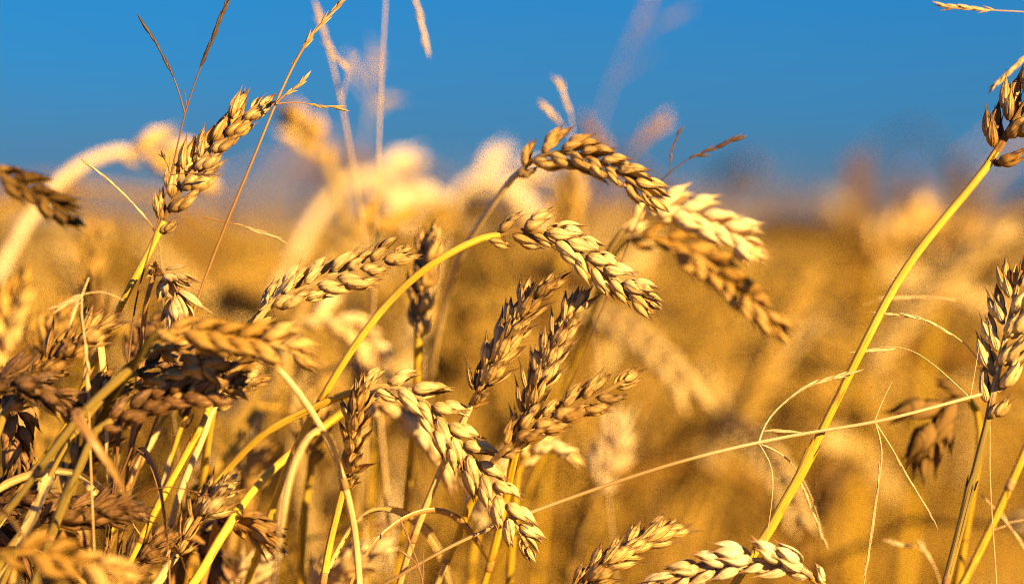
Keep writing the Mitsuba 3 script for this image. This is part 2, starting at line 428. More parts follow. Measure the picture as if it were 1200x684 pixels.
# ------------------------------------------------------------------ setting: the ground
gx = np.concatenate([[-2500, -300, -60], np.linspace(-14, 14, 57), [60, 300, 2500]])
gy = np.concatenate([[-300, -40], np.linspace(-6, 30, 73), [60, 300, 3000]])
X, Y = np.meshgrid(gx, gy, indexing='ij')
Z = (meshkit.fbm(np.stack([X * 1.5, Y * 1.5, X * 0], -1), 3) - 0.5) * 0.05 * (np.abs(X) < 20) * (np.abs(Y) < 40)
i, j = np.meshgrid(np.arange(len(gx) - 1), np.arange(len(gy) - 1), indexing='ij')
q = np.stack([i * len(gy) + j, (i + 1) * len(gy) + j, (i + 1) * len(gy) + j + 1, i * len(gy) + j + 1], -1).reshape(-1, 4)
scene['ground'] = mikit.ply((np.stack([X, Y, Z], -1).reshape(-1, 3), q), 'soil', smooth=True)
labels['ground'] = {'label': 'dry soil under the wheat field', 'kind': 'structure', 'category': 'ground'}

# ------------------------------------------------------------------ the wheat in and near the plane of focus
wheat('golden ear drooping at the lower centre, two plump rows of husks in sharp focus',
      [(150, 684, .03), (205, 622, .025), (262, 555, .02), (312, 506, .01), (362, 480, .005), (412, 460, 0)],
      [(412, 460, 0), (450, 452, 0), (487, 463, 0), (525, 500, 0), (563, 548, 0), (598, 602, 0), (626, 655, 0)],
      'plump', 'husk_gold', roll=0.15, r=0.0016, size=1.04, seed=11, tilt=.34)
wheat('long yellow stem arching over the centre to a drooping golden ear pointing right',
      [(305, 640, .03), (328, 570, .02), (358, 502, .01), (388, 448, .005), (430, 385, 0), (480, 330, 0), (530, 295, 0), (572, 277, 0)],
      [(572, 277, 0), (615, 270, 0), (655, 280, 0), (695, 308, .0), (737, 337, 0), (776, 362, 0)],
      'plump', 'husk_gold', roll=-0.2, r=0.0015, seed=121)
wheat('pale ear drooping behind the sharp lower centre ear, slightly blurred',
      [(226, 684, .0), (290, 583, .02), (335, 536, .035), (392, 490, .05), (422, 474, .06)],
      [(422, 474, .06), (455, 473, .065), (490, 495, .07), (525, 535, .07), (560, 578, .07)],
      'plump', 'husk_cream', roll=0.1, r=0.0016, seed=13, size=1.05)
wheat('brown open ear leaning right under the arching central ear',
      [(468, 684, .02), (480, 643, .015), (510, 566, .01), (532, 516, .005), (552, 475, 0)],
      [(552, 475, 0), (575, 432, 0), (596, 392, 0), (622, 352, 0), (655, 318, .0)],
      'open', 'husk_brown', 'straw_pale', roll=1.0, r=0.0014, seed=14, size=1.05)
wheat('upright open ear with a long thin tip behind the crossing ears at the centre',
      [(567, 684, .03), (580, 640, .025), (594, 580, .02), (606, 525, .012)],
      [(606, 525, .012), (620, 478, .01), (638, 428, .01), (660, 385, .01), (684, 345, .01)],
      'open', 'husk_gold', roll=0.8, r=0.0014, seed=15, size=.92)
wheat('brown ear pointing right with orange husks and dark tips at the centre',
      [(512, 684, .03), (533, 636, .025), (556, 580, .02), (578, 540, .0)],
      [(585, 533, -.01), (612, 506, -.012), (650, 485, -.012), (695, 466, -.012), (746, 436, -.012)],
      'mid', 'husk_brown', 'straw_pale', roll=0.25, r=0.0013, seed=16, size=.96)
wheat('brown ear curving over against the blue sky at the top centre',
      [(498, 520, .2), (505, 440, .14), (522, 350, .10), (548, 285, .07), (580, 236, .05), (606, 204, .04)],
      [(606, 204, .04), (635, 183, .035), (672, 180, .03), (708, 193, .025), (742, 214, .02), (776, 241, .02)],
      'mid', 'husk_brown', 'straw_pale', roll=0.35, r=0.0014, seed=17, tilt=.24)
wheat('bright cream ear arching right of the centre, slightly out of focus',
      [(600, 560, .16), (655, 420, .09), (705, 312, .07), (732, 268, .06)],
      [(732, 268, .06), (765, 247, .06), (805, 250, .06), (845, 266, .06), (895, 300, .06)],
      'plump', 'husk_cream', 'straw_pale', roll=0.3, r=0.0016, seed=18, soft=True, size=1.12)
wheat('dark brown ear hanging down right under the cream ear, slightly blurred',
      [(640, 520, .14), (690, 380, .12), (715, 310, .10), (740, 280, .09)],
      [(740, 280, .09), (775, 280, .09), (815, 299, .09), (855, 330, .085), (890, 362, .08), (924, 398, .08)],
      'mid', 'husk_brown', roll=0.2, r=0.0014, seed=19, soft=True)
wheat('long straight yellow stem at right with a brown ear cut by the frame',
      [(884, 648, 0), (930, 570, 0), (975, 480, 0), (1012, 405, 0), (1055, 325, 0), (1110, 252, 0), (1160, 190, 0)],
      [(1160, 190, 0), (1175, 166, 0), (1194, 134, 0), (1220, 96, 0), (1256, 58, 0)],
      'mid', 'husk_brown', 'straw_yellow', roll=0.5, r=0.0017, r_low=.00178, seed=20, size=1.4, tilt=.42)
wheat('upright ear at the right edge with fat golden husks and dark spiky side',
      [(1108, 684, .0), (1130, 600, 0), (1148, 530, 0), (1158, 490, 0)],
      [(1158, 490, 0), (1165, 455, 0), (1176, 405, 0), (1188, 355, 0), (1200, 300, 0)],
      'mid', 'husk_gold', 'straw_olive', roll=0.55, r=0.0015, seed=21, size=1.22, tilt=.40)
wheat('cream and grey ear arching along the bottom edge under the straight yellow stem',
      [(985, 790, .0), (990, 740, 0), (972, 695, -.005)],
      [(962, 684, -.01), (935, 664, -.012), (895, 656, -.015), (850, 660, -.015), (805, 672, -.015), (762, 690, -.015)],
      'plump', 'husk_cream', roll=0.6, r=0.0016, seed=22, size=1.1)
wheat('brown open ear pointing up right at the bottom edge right of the centre',
      [(640, 760, .0), (652, 725, 0)],
      [(664, 700, 0), (695, 672, .0), (725, 650, .005), (758, 632, .01), (796, 614, .015)],
      'open', 'husk_brown', roll=1.1, r=0.0013, seed=23, size=1.02)
wheat('golden ear standing on a yellow stem at upper left, tip leaning right',
      [(60, 560, .05), (98, 452, .03), (122, 400, .02), (148, 345, .01), (172, 300, .01)],
      [(186, 272, .01), (203, 236, .01), (224, 204, .01), (252, 170, .01), (284, 138, .01), (318, 112, .01)],
      'mid', 'husk_gold', roll=0.5, r=0.0015, r_low=.0019, seed=24, size=1.0, pitch=.0040)
wheat('small pale ear hanging in a tuft left of the centre, husks spread downwards',
      [(150, 560, .02), (160, 470, .015), (168, 380, .01), (176, 335, .0)],
      [(184, 316, 0), (194, 322, -.004), (202, 340, -.006), (206, 362, -.006), (208, 388, -.006)],
      'open', 'husk_cream', 'straw_brown', roll=1.1, r=0.0011, seed=25, size=.95, tilt=.5)
wheat('golden ear left of the centre lying almost level with its tip to the right',
      [(238, 560, .05), (250, 480, .03), (268, 420, .015), (285, 390, .005)],
      [(298, 374, 0), (330, 350, 0), (368, 333, 0), (410, 318, 0), (450, 302, 0), (490, 288, 0)],
      'mid', 'husk_gold', roll=0.3, r=0.0014, seed=26, size=1.02, leaf=([(294, 396, 0), (306, 374, -.004), (322, 350, -.008), (344, 322, -.012)], .0075))
wheat('brown upright ear behind the long arching yellow stem, a little blurred',
      [(462, 684, .12), (474, 600, .10), (484, 500, .08), (489, 430, .06)],
      [(490, 396, .055), (491, 360, .055), (495, 325, .055), (500, 292, .055), (506, 262, .055)],
      'mid', 'husk_brown', roll=1.0, r=0.0019, seed=27, size=1.05)
wheat('brown ragged ear upright beside the drooping lower centre ear',
      [(378, 684, .0), (388, 630, 0), (398, 590, 0)],
      [(402, 572, 0), (408, 545, -.004), (412, 512, -.008), (416, 480, -.008), (420, 446, -.008)],
      'open', 'husk_brown', roll=1.0, r=0.0015, seed=28, size=.92)
wheat('brown ear lying level left of the centre, blurred in front of the others',
      [(30, 700, .0), (80, 580, .0), (130, 470, -.02), (168, 410, -.05)],
      [(186, 390, -.055), (222, 388, -.055), (262, 394, -.055), (302, 400, -.055), (340, 410, -.055), (372, 430, -.055)],
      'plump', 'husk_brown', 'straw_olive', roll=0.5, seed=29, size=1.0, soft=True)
wheat('small ear on a pale curved stem that crosses in front of the yellow stems',
      [(421, 684, -.02), (416, 625, -.02), (404, 568, -.022), (384, 515, -.025), (352, 463, -.028), (330, 436, -.03)],
      [(318, 425, -.03), (296, 420, -.03), (268, 428, -.03), (240, 440, -.03), (205, 452, -.03), (165, 458, -.03)],
      'mid', 'husk_brown', 'straw_pale', roll=0.4, r=0.0014, seed=30, size=.9)
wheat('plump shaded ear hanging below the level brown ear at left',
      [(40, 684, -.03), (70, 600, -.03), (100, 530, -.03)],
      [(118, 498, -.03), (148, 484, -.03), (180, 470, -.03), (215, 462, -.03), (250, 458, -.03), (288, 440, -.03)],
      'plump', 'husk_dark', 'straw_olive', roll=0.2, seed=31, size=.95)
wheat('brown bristly ear rising right at the left edge above the dark stems',
      [(-40, 640, -.02), (-20, 550, -.02), (-2, 505, -.02)],
      [(8, 478, -.02), (36, 446, -.02), (64, 420, -.02), (96, 396, -.018), (136, 368, -.015)],
      'open', 'husk_brown', 'straw_olive', roll=0.8, seed=32, size=1.0)
wheat('second bristly ear below the first at the left edge with pale tips',
      [(-60, 620, -.03), (-45, 540, -.03), (-25, 480, -.03)],
      [(-12, 452, -.03), (18, 446, -.03), (45, 456, -.03), (70, 472, -.03), (92, 490, -.03)],
      'open', 'husk_dark', 'straw_olive', roll=0.7, seed=33, size=1.05)
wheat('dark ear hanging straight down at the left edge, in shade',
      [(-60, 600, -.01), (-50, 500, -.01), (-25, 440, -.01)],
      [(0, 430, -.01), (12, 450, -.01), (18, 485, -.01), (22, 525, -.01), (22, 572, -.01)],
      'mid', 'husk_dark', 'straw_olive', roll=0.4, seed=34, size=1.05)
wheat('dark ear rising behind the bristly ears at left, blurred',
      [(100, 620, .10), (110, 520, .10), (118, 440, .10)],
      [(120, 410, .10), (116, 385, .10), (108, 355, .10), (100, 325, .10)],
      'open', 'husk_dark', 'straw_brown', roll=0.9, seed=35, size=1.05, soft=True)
wheat('brown ear lying level at lower left with bright open husks at its right end',
      [(-20, 700, -.02), (0, 660, -.02), (20, 630, -.02)],
      [(34, 616, -.02), (66, 606, -.02), (100, 602, -.02), (134, 596, -.02), (174, 600, -.02)],
      'open', 'husk_dark', 'straw_olive', roll=0.9, seed=36, size=1.0)
wheat('plump golden ear along the bottom edge at lower left, blurred in front',
      [(-60, 760, -.09), (-45, 700, -.09), (-20, 665, -.09)],
      [(2, 648, -.09), (40, 648, -.09), (80, 656, -.09), (118, 664, -.09), (160, 676, -.09)],
      'plump', 'husk_brown', 'straw_olive', roll=0.3, seed=37, size=1.05, soft=True)
wheat('brown open ear between the two lower left yellow stems, in sharp focus',
      [(172, 700, .01), (190, 672, .01)],
      [(208, 648, .01), (222, 624, .01), (238, 600, .01), (254, 578, .01), (276, 552, .01)],
      'open', 'husk_gold', 'straw_pale', roll=1.1, seed=38, size=.98, r=.0017)
wheat('short ear with a long curved awn pointing right at lower left',
      [(225, 740, .03), (238, 680, .03), (250, 630, .03)],
      [(256, 610, .025), (272, 606, .02), (290, 612, .02), (308, 624, .02), (330, 640, .02)],
      'open', 'husk_brown', 'straw_brown', roll=0.7, seed=39, size=.95)
wheat('dark brown ear entering at the left edge below the sky, slightly blurred',
      [(-170, 520, .07), (-140, 350, .07), (-100, 230, .07), (-50, 196, .07)],
      [(-20, 198, .07), (10, 208, .07), (36, 222, .07), (64, 240, .07), (94, 260, .07)],
      'mid', 'husk_dark', roll=0.3, seed=40, size=.95, soft=True)
wheat('orange upright ear at the left edge, blurred',
      [(-30, 684, .13), (-16, 560, .13), (-4, 470, .13)],
      [(0, 440, .13), (6, 405, .13), (14, 365, .13), (26, 318, .13)],
      'mid', 'husk_gold', roll=0.6, seed=41, size=1.2, soft=True)
wheat('blurred orange ear standing behind the upper left stem',
      [(70, 684, .26), (80, 540, .26), (92, 420, .26), (98, 370, .26)],
      [(98, 352, .26), (102, 320, .26), (110, 288, .26), (122, 254, .26)],
      'mid', 'husk_gold', roll=0.6, seed=42, size=1.2, soft=True)
wheat('dark ear hanging low at the right side, its husks pointing left, blurred',
      [(1122, 684, .06), (1138, 590, .06), (1148, 500, .06), (1140, 472, .06)],
      [(1130, 464, .06), (1112, 470, .06), (1098, 490, .06), (1092, 515, .06), (1090, 552, .06)],
      'plump', 'husk_dark', 'straw_yellow', roll=0.4, seed=43, size=1.5, soft=True, tilt=.42, pitch=.0032)
wheat('pale blurred ear at the bottom edge left of the centre',
      [(330, 780, .08), (345, 730, .08)],
      [(358, 700, .08), (378, 680, .08), (405, 662, .08), (432, 646, .08), (452, 630, .08)],
      'open', 'husk_cream', roll=0.9, seed=44, size=1.0, soft=True)
wheat('yellow stem at lower left whose ear is hidden among the brown ears',
      [(140, 684, -.01), (175, 612, -.01), (200, 565, -.01), (225, 520, -.01), (240, 490, -.01)],
      [(246, 474, -.005), (262, 452, 0), (282, 436, .005), (308, 428, .01)],
      'mid', 'husk_gold', 'straw_yellow', roll=0.5, seed=45, r=.0013, size=.85)
wheat('shaded olive stem rising from lower left to a brown ear at the middle left',
      [(-30, 640, -.04), (20, 584, -.04), (60, 530, -.04), (110, 470, -.04), (160, 425, -.04)],
      [(190, 404, -.035), (215, 412, -.03), (240, 424, -.03), (262, 440, -.03), (280, 462, -.03)],
      'mid', 'husk_brown', 'straw_olive', roll=0.4, seed=46, r=.0014, size=1.0, leaf=([(100, 480, -.045), (90, 488, -.06), (108, 515, -.065), (140, 565, -.06), (165, 640, -.05)], .0032, 'straw_brown'))
wheat('second shaded olive stem beside it with a dark ear',
      [(0, 690, -.02), (38, 600, -.02), (80, 520, -.02), (130, 458, -.02)],
      [(160, 436, -.02), (190, 426, -.015), (222, 428, -.01), (252, 440, -.01)],
      'mid', 'husk_dark', 'straw_olive', roll=0.4, seed=47, r=.0012, size=.95, leaf=([(60, 555, -.02), (48, 590, -.03), (22, 640, -.035), (-10, 690, -.03)], .006))
wheat('orange sunlit stem at the lower right edge leaning out of the frame',
      [(1128, 684, .03), (1160, 620, .03), (1196, 540, .03), (1226, 470, .03)],
      [(1240, 440, .03), (1254, 405, .03), (1266, 365, .03), (1274, 320, .03)],
      'mid', 'husk_gold', 'straw_yellow', roll=0.5, seed=48, r=.0017)
wheat('blurred golden ear arching over at upper left on a broad pale stem',
      [(-60, 470, .30), (0, 318, .30), (30, 262, .30), (70, 212, .30), (110, 186, .30)],
      [(140, 178, .30), (165, 178, .30), (190, 184, .30), (222, 198, .30), (250, 218, .30)],
      'plump', 'husk_gold', 'pale_cream', roll=0.3, seed=49, size=1.4, soft=True, r=.0032)
wheat('blurred ear leaning left against the sky above the cream arches',
      [(420, 440, .36), (415, 330, .36), (404, 250, .36), (394, 215, .36)],
      [(384, 195, .36), (370, 170, .36), (352, 148, .36), (326, 126, .36)],
      'plump', 'husk_gold', 'straw_pale', roll=0.3, seed=50, size=1.3, soft=True, r=.003)
wheat('blurred cream ear arching over left of the centre on a broad pale stem',
      [(270, 480, .52), (318, 360, .52), (350, 290, .52), (376, 245, .52), (404, 216, .52)],
      [(420, 206, .52), (445, 208, .52), (468, 224, .52), (486, 250, .52), (494, 285, .52)],
      'mid', 'pale_cream', 'pale_cream', roll=0.3, seed=51, size=2.0, soft=True, r=.0036)
wheat('blurred cream ear arching over just right of the first cream arch',
      [(470, 520, .56), (490, 380, .56), (512, 280, .56), (530, 236, .56)],
      [(545, 216, .56), (570, 206, .56), (598, 214, .56), (622, 238, .56), (640, 272, .56)],
      'mid', 'pale_cream', 'pale_cream', roll=0.3, seed=52, size=1.85, soft=True, r=.0030)
wheat('blurred golden ear standing upright behind the brown top ear',
      [(640, 560, .30), (650, 420, .30), (656, 320, .30)],
      [(658, 296, .30), (662, 262, .30), (668, 228, .30), (672, 190, .30)],
      'mid', 'husk_gold', 'straw_yellow', roll=0.6, seed=53, size=1.2, soft=True)
wheat('blurred cream ear hanging in the gap left of the upright brown ear',
      [(300, 500, .22), (340, 400, .22), (372, 320, .22), (398, 285, .22)],
      [(410, 272, .22), (430, 262, .22), (455, 252, .22), (484, 250, .22)],
      'plump', 'husk_gold', 'straw_pale', roll=0.3, seed=54, size=1.25, soft=True, r=.003)
wheat('blurred cream ear just below the level golden ear left of the centre',
      [(330, 600, .16), (345, 480, .16), (350, 420, .16), (352, 395, .16)],
      [(356, 376, .16), (380, 372, .16), (408, 386, .16), (430, 408, .16), (446, 438, .16)],
      'plump', 'husk_cream', 'straw_pale', roll=0.3, seed=55, size=1.1, soft=True)
wheat('blurred golden ear at right standing apart behind the straight stem',
      [(1000, 684, .55), (1008, 480, .55), (1020, 350, .55)],
      [(1026, 316, .55), (1040, 280, .55), (1070, 258, .55), (1110, 262, .55)],
      'plump', 'husk_gold', 'straw_yellow', roll=0.4, seed=56, size=1.7, soft=True, r=.003)
wheat('blurred orange ear upright between the straight stem and the right edge',
      [(1060, 684, .45), (1072, 560, .45), (1084, 440, .45), (1096, 380, .45)],
      [(1100, 360, .45), (1108, 325, .45), (1122, 285, .45), (1140, 248, .45)],
      'mid', 'husk_brown', 'straw_yellow', roll=0.4, seed=57, size=1.4, soft=True, r=.003)
wheat('pale blurred ear low behind the crossing ears right of the centre',
      [(660, 720, .22), (672, 660, .22), (690, 600, .22)],
      [(700, 575, .22), (712, 545, .22), (722, 515, .22), (728, 480, .22)],
      'open', 'husk_cream', 'straw_brown', roll=0.7, seed=58, size=1.2, soft=True)
wheat('blurred cream ear low at the bottom behind the sharp drooping ear',
      [(560, 760, .12), (552, 690, .12), (556, 640, .12)],
      [(560, 622, .12), (566, 596, .12), (575, 565, .12), (590, 530, .12)],
      'mid', 'husk_cream', 'straw_yellow', roll=0.7, seed=59, size=1.1, soft=True)


wheat('bristly brown ear in the thick of the lower left tangle below the dark stems',
      [(20, 760, .03), (40, 690, .03), (60, 620, .03)],
      [(72, 590, .03), (86, 562, .03), (104, 534, .03), (126, 508, .03), (152, 486, .03)],
      'open', 'husk_brown', 'straw_olive', roll=0.9, seed=70, size=1.0)
wheat('orange broad sheathed stalk behind the lower left tangle with a ragged ear',
      [(120, 684, .04), (142, 580, .04), (164, 540, .04), (188, 497, .04), (205, 468, .04)],
      [(210, 455, .04), (222, 432, .04), (240, 412, .04), (262, 392, .04)],
      'open', 'husk_brown', 'straw_yellow', roll=0.8, seed=71, size=1.0, r=.0013)
wheat('dark ear lying low at the left edge with its tip to the right',
      [(-90, 760, .02), (-70, 690, .02), (-45, 640, .02)],
      [(-30, 610, .02), (-4, 590, .02), (26, 580, .02), (58, 582, .02), (88, 592, .02)],
      'open', 'husk_dark', 'straw_olive', roll=0.8, seed=72, size=1.1)
wheat('brown ear at the bottom edge between the plump ear and the first yellow stem',
      [(60, 790, .01), (90, 740, .01), (110, 705, .01)],
      [(120, 692, .01), (142, 672, .01), (166, 652, .01), (188, 636, .01), (206, 622, .01)],
      'open', 'husk_dark', 'straw_brown', roll=0.9, seed=73, size=1.0)
wheat('brown ear half hidden behind the yellow stems at the lower left, blurred',
      [(250, 780, .12), (262, 700, .12), (275, 620, .12)],
      [(280, 600, .12), (288, 570, .12), (300, 540, .12), (318, 512, .12)],
      'open', 'husk_brown', 'straw_brown', roll=0.8, seed=74, size=1.05, soft=True)
wheat('pale ear at the bottom edge under the short ear with the long awn, blurred',
      [(240, 800, .07), (256, 745, .07)],
      [(268, 715, .07), (282, 690, .07), (298, 668, .07), (318, 648, .07)],
      'open', 'husk_cream', 'straw_yellow', roll=0.8, seed=75, size=1.0, soft=True)
wheat('dark ear rising at the left edge above the bristly ears, blurred behind them',
      [(20, 640, .07), (34, 540, .07), (44, 460, .07)],
      [(48, 440, .07), (54, 412, .07), (64, 384, .07), (80, 358, .07)],
      'open', 'husk_brown', 'straw_brown', roll=0.9, seed=76, size=1.05, soft=True)
wheat('pale yellow straw at lower left with a dark ear bent behind the level ear',
      [(190, 684, .02), (204, 600, .02), (222, 548, .02), (242, 500, .02)],
      [(250, 478, .02), (266, 458, .02), (288, 446, .02), (312, 450, .02)],
      'mid', 'husk_brown', 'straw_pale', roll=0.5, seed=77, size=.9, r=.0015)
wheat('golden stem upright behind the sharp drooping ear, its brown ear bent under the crossing ears',
      [(596, 700, .06), (600, 640, .06), (604, 590, .06), (606, 560, .06)],
      [(610, 545, .06), (622, 528, .06), (640, 520, .06), (660, 526, .06), (676, 544, .06)],
      'mid', 'husk_cream', 'straw_yellow', roll=0.4, seed=78, size=.9, soft=True)


wheat('small dark ear pressed against the left edge just under the orange blurred ear',
      [(-50, 640, .03), (-34, 560, .03), (-20, 500, .03)],
      [(-14, 480, .03), (0, 456, .03), (18, 436, .03), (40, 420, .03)],
      'open', 'husk_dark', 'straw_brown', roll=0.9, seed=80, size=.9)
wheat('thin yellow straw leaning right at far lower left, its brown ear among the dark stems',
      [(-20, 640, -.01), (10, 594, -.01), (36, 556, -.01), (70, 510, -.01)],
      [(84, 490, -.01), (104, 470, -.01), (128, 456, -.01), (154, 452, -.01)],
      'mid', 'husk_brown', 'straw_yellow', roll=0.5, seed=81, size=.85, r=.0012)
wheat('short dark ear standing in the gap between the pale tuft and the level ear',
      [(130, 600, .05), (138, 520, .05), (146, 460, .05)],
      [(150, 440, .05), (158, 415, .05), (170, 390, .05), (188, 366, .05)],
      'open', 'husk_dark', 'straw_olive', roll=0.9, seed=82, size=.9)
wheat('steep yellow straw at lower left before a dark gap, ear behind the plump shaded ear',
      [(150, 700, .03), (172, 630, .03), (190, 572, .03), (206, 520, .03)],
      [(212, 500, .03), (222, 478, .03), (238, 462, .03), (258, 456, .03)],
      'mid', 'husk_dark', 'straw_yellow', roll=0.5, seed=83, size=.85, r=.0011)
wheat('brown ear drooping low at the left edge above the bottom plump ear',
      [(-80, 700, .0), (-66, 640, .0), (-44, 612, .0)],
      [(-30, 606, .0), (-8, 612, .0), (14, 628, .0), (32, 650, .0), (44, 680, .0)],
      'mid', 'husk_dark', 'straw_brown', roll=0.5, seed=84, size=.95)
wheat('dark ear drooping between the two first yellow stems at the bottom edge',
      [(196, 760, .05), (200, 690, .05), (206, 650, .05)],
      [(212, 636, .05), (228, 634, .05), (244, 648, .05), (254, 672, .05), (258, 700, .05)],
      'open', 'husk_dark', 'straw_brown', roll=0.8, seed=85, size=.95)
wheat('slim orange straw standing behind the curved pale stem, with a dark ear on top',
      [(352, 700, .07), (356, 620, .07), (362, 560, .07)],
      [(364, 545, .07), (366, 520, .07), (370, 496, .07), (378, 470, .07)],
      'open', 'husk_brown', 'straw_yellow', roll=0.8, seed=86, size=.9, soft=True)
wheat('blurred brown ear in the gap under the arching stem left of the upright brown ear',
      [(425, 700, .2), (430, 600, .2), (436, 520, .2)],
      [(438, 505, .2), (436, 470, .2), (428, 440, .2), (414, 414, .2)],
      'mid', 'husk_brown', 'straw_yellow', roll=0.8, seed=87, size=1.15, soft=True)
wheat('blurred dark ear low at right between the straight yellow stem and the hanging strands',
      [(935, 760, .25), (940, 700, .25), (944, 650, .25)],
      [(948, 630, .25), (958, 600, .25), (975, 570, .25), (998, 548, .25)],
      'mid', 'husk_dark', 'straw_brown', roll=0.8, seed=88, size=1.2, soft=True)


# ------------------------------------------------------------------ wild grasses among the wheat
def floret(L, W, nu=6, m=6):
    us = np.linspace(0, 1, nu)
    w = np.array([.25, .8, 1, .8, .42, .03])
    ang = np.arange(m) * 2 * math.pi / m
    x = 0.5 * W * np.outer(w, np.cos(ang))
    y = 0.32 * W * np.outer(w, np.sin(ang))
    z = np.repeat(us[:, None] * L, m, 1)
    return rings_mesh(np.stack([x, y, z], -1), us * L * 8, 1 - np.abs(ang / math.pi - 1))


def seeds(pts, n, L, W, spread, rnd, start=0.0):
    """Small florets set along a thin stalk."""
    p, t, s = curve(pts, 0.001)
    out = []
    for k in range(n):
        i = int((start + (1 - start) * (k + rnd.uniform(0, .6)) / n) * (len(p) - 1))
        i = min(i, len(p) - 1)
        side = unit(np.cross(t[i], unit([rnd.gauss(0, 1), rnd.gauss(0, 1), rnd.gauss(0, 1)])))
        z = unit(t[i] + side * rnd.uniform(.3, 1) * spread)
        x = unit(np.cross(z, side))
        sc = rnd.uniform(.75, 1.15)
        out.append(moved(floret(L * sc, W * sc), np.stack([x, np.cross(z, x), z], 1), p[i]))
    return join(out)


def grass(label, stem, branches=(), heads=(), r=0.0007, r1=0.0003, mat='grass_pale', head_mat=None, ground=True, seed=1, group=None):
    """A wild grass stalk. branches: (points, radius); heads: (points, number, floret length, width, spread)."""
    key = new_key('grass_stalk')
    labels[key] = {'label': label, 'category': 'grass', 'group': 'wild grasses among the wheat'}
    rnd = random.Random(seed)
    s = [at(*q) for q in stem]
    pts = (to_ground(s[0], s[1]) if ground else []) + s
    scene[child(key, 'stem')] = shape(tube(pts, r * 1.3, r1, 0.006, 7, .08, seed=seed), mat)
    for b, br in branches:
        scene[child(key, 'branch')] = shape(tube([at(*q) for q in b], br, br * .5, 0.003, 5, .1, seed=seed), mat)
    for h, n, L, W, sp in heads:
        scene[child(key, 'seed_head')] = shape(seeds([at(*q) for q in h], n, L, W, sp, rnd), head_mat or mat)
    return key


grass('tall brown grass stalk crossing the upper left sky, bunched head at the frame top',
      [(205, 430, .02), (230, 355, .015), (262, 270, .01), (300, 178, .005), (335, 95, 0), (368, 38, 0), (392, 12, 0), (415, -12, 0)],
      [([(324, 121, 0), (333, 112, 0), (345, 104, 0), (356, 94, 0)], .0003), ([(324, 122, 0), (345, 120, 0), (362, 122, 0), (398, 127, 0)], .00022),
       ([(238, 254, .01), (262, 260, .01), (290, 266, .01), (328, 280, .01)], .00025), ([(350, 65, 0), (342, 75, 0)], .0003)],
      [([(352, 60, 0), (375, 30, 0), (412, -10, 0)], 22, .006, .0013, .35), ([(332, 112, 0), (345, 104, 0), (357, 93, 0)], 9, .0042, .0013, .4),
       ([(362, 122, 0), (398, 127, 0)], 6, .005, .0012, .25), ([(275, 262, .01), (325, 279, .01)], 9, .006, .0009, .18)],
      r=.00085, r1=.0004, mat='straw_brown', head_mat='grass_pale', seed=1)
grass('thin reddish grass stalk at upper left with narrow dark head and one pale side branch',
      [(150, 430, .0), (160, 350, .0), (178, 285, .0), (200, 205, .0), (217, 133, 0), (234, 82, 0), (252, 38, 0), (272, -12, 0)],
      [([(217, 134, 0), (206, 98, 0), (186, 56, 0), (167, 26, 0)], .0003), ([(200, 205, 0), (222, 203, 0), (246, 206, 0)], .0002), ([(200, 205, 0), (195, 190, 0), (190, 182, 0)], .0002), ([(219, 126, 0), (216, 105, 0)], .0002)],
      [([(234, 80, 0), (252, 38, 0), (270, -8, 0)], 20, .0075, .0013, .16), ([(204, 92, 0), (186, 56, 0), (167, 27, 0)], 13, .006, .0011, .12), ([(193, 188, 0), (190, 182, 0)], 4, .003, .001, .6), ([(225, 203, 0), (246, 206, 0)], 4, .004, .0008, .3)],
      r=.0005, r1=.00025, mat='grass_red', head_mat='grass_dark', seed=2)
grass('long thin straw stretching diagonally across the lower right with hanging side branches',
      [(440, 690, .02), (500, 655, .01), (560, 625, .005), (680, 579, 0), (800, 540, -.005), (890, 518, -.005), (960, 505, -.005), (1025, 494, -.005), (1090, 478, -.005), (1152, 461, 0)],
      [([(889, 518, -.005), (898, 495, -.005), (915, 475, -.005), (940, 456, -.005), (1000, 437, -.005)], .0004),
       ([(889, 519, -.005), (903, 545, -.005), (904, 590, -.005), (893, 660, -.005)], .0002),
       ([(889, 519, -.005), (925, 540, .01), (950, 580, .02), (966, 634, .03)], .0003),
       ([(1025, 494, -.005), (1033, 528, 0), (1027, 580, 0), (1012, 690, 0)], .00032),
       ([(1025, 494, -.005), (1045, 525, 0), (1065, 560, 0), (1096, 612, 0)], .0003),
       ([(1025, 494, -.005), (1034, 470, 0), (1046, 446, 0)], .00018),
       ([(1137, 466, -.002), (1100, 432, 0), (1060, 408, 0), (1012, 410, 0)], .0002),
       ([(1137, 466, -.002), (1145, 420, 0), (1148, 400, 0)], .00015)],
      [([(915, 475, -.005), (940, 456, -.005), (1000, 437, -.005)], 12, .006, .0011, .22), ([(1031, 540, 0), (1025, 600, 0), (1014, 670, 0)], 22, .0055, .0009, .12),
       ([(1050, 535, 0), (1096, 612, 0)], 14, .005, .0007, .12), ([(935, 555, .015), (966, 634, .03)], 12, .006, .0011, .12), ([(895, 505, 0), (930, 505, 0)], 5, .006, .001, .3),
       ([(1050, 408, 0), (1010, 412, 0)], 8, .0055, .0009, .2)],
      r=.0007, r1=.00055, mat='grass_pale', seed=3)
grass('thin pale grass tendril arching from the straight yellow stem to the right edge ear',
      [(1165, 640, .01), (1160, 540, .01), (1156, 450, .01), (1140, 412, .01), (1110, 388, .005), (1080, 374, 0), (1050, 370, 0), (1024, 366, 0)],
      [([(1120, 352, .06), (1080, 348, .06), (1040, 350, .06), (1010, 357, .06)], .0003)],
      [([(1115, 392, .005), (1080, 374, 0), (1026, 367, 0)], 16, .006, .0010, .12), ([(1085, 348, .06), (1045, 349, .06)], 7, .006, .0012, .15)],
      r=.0003, r1=.0002, mat='grass_pale', seed=4)
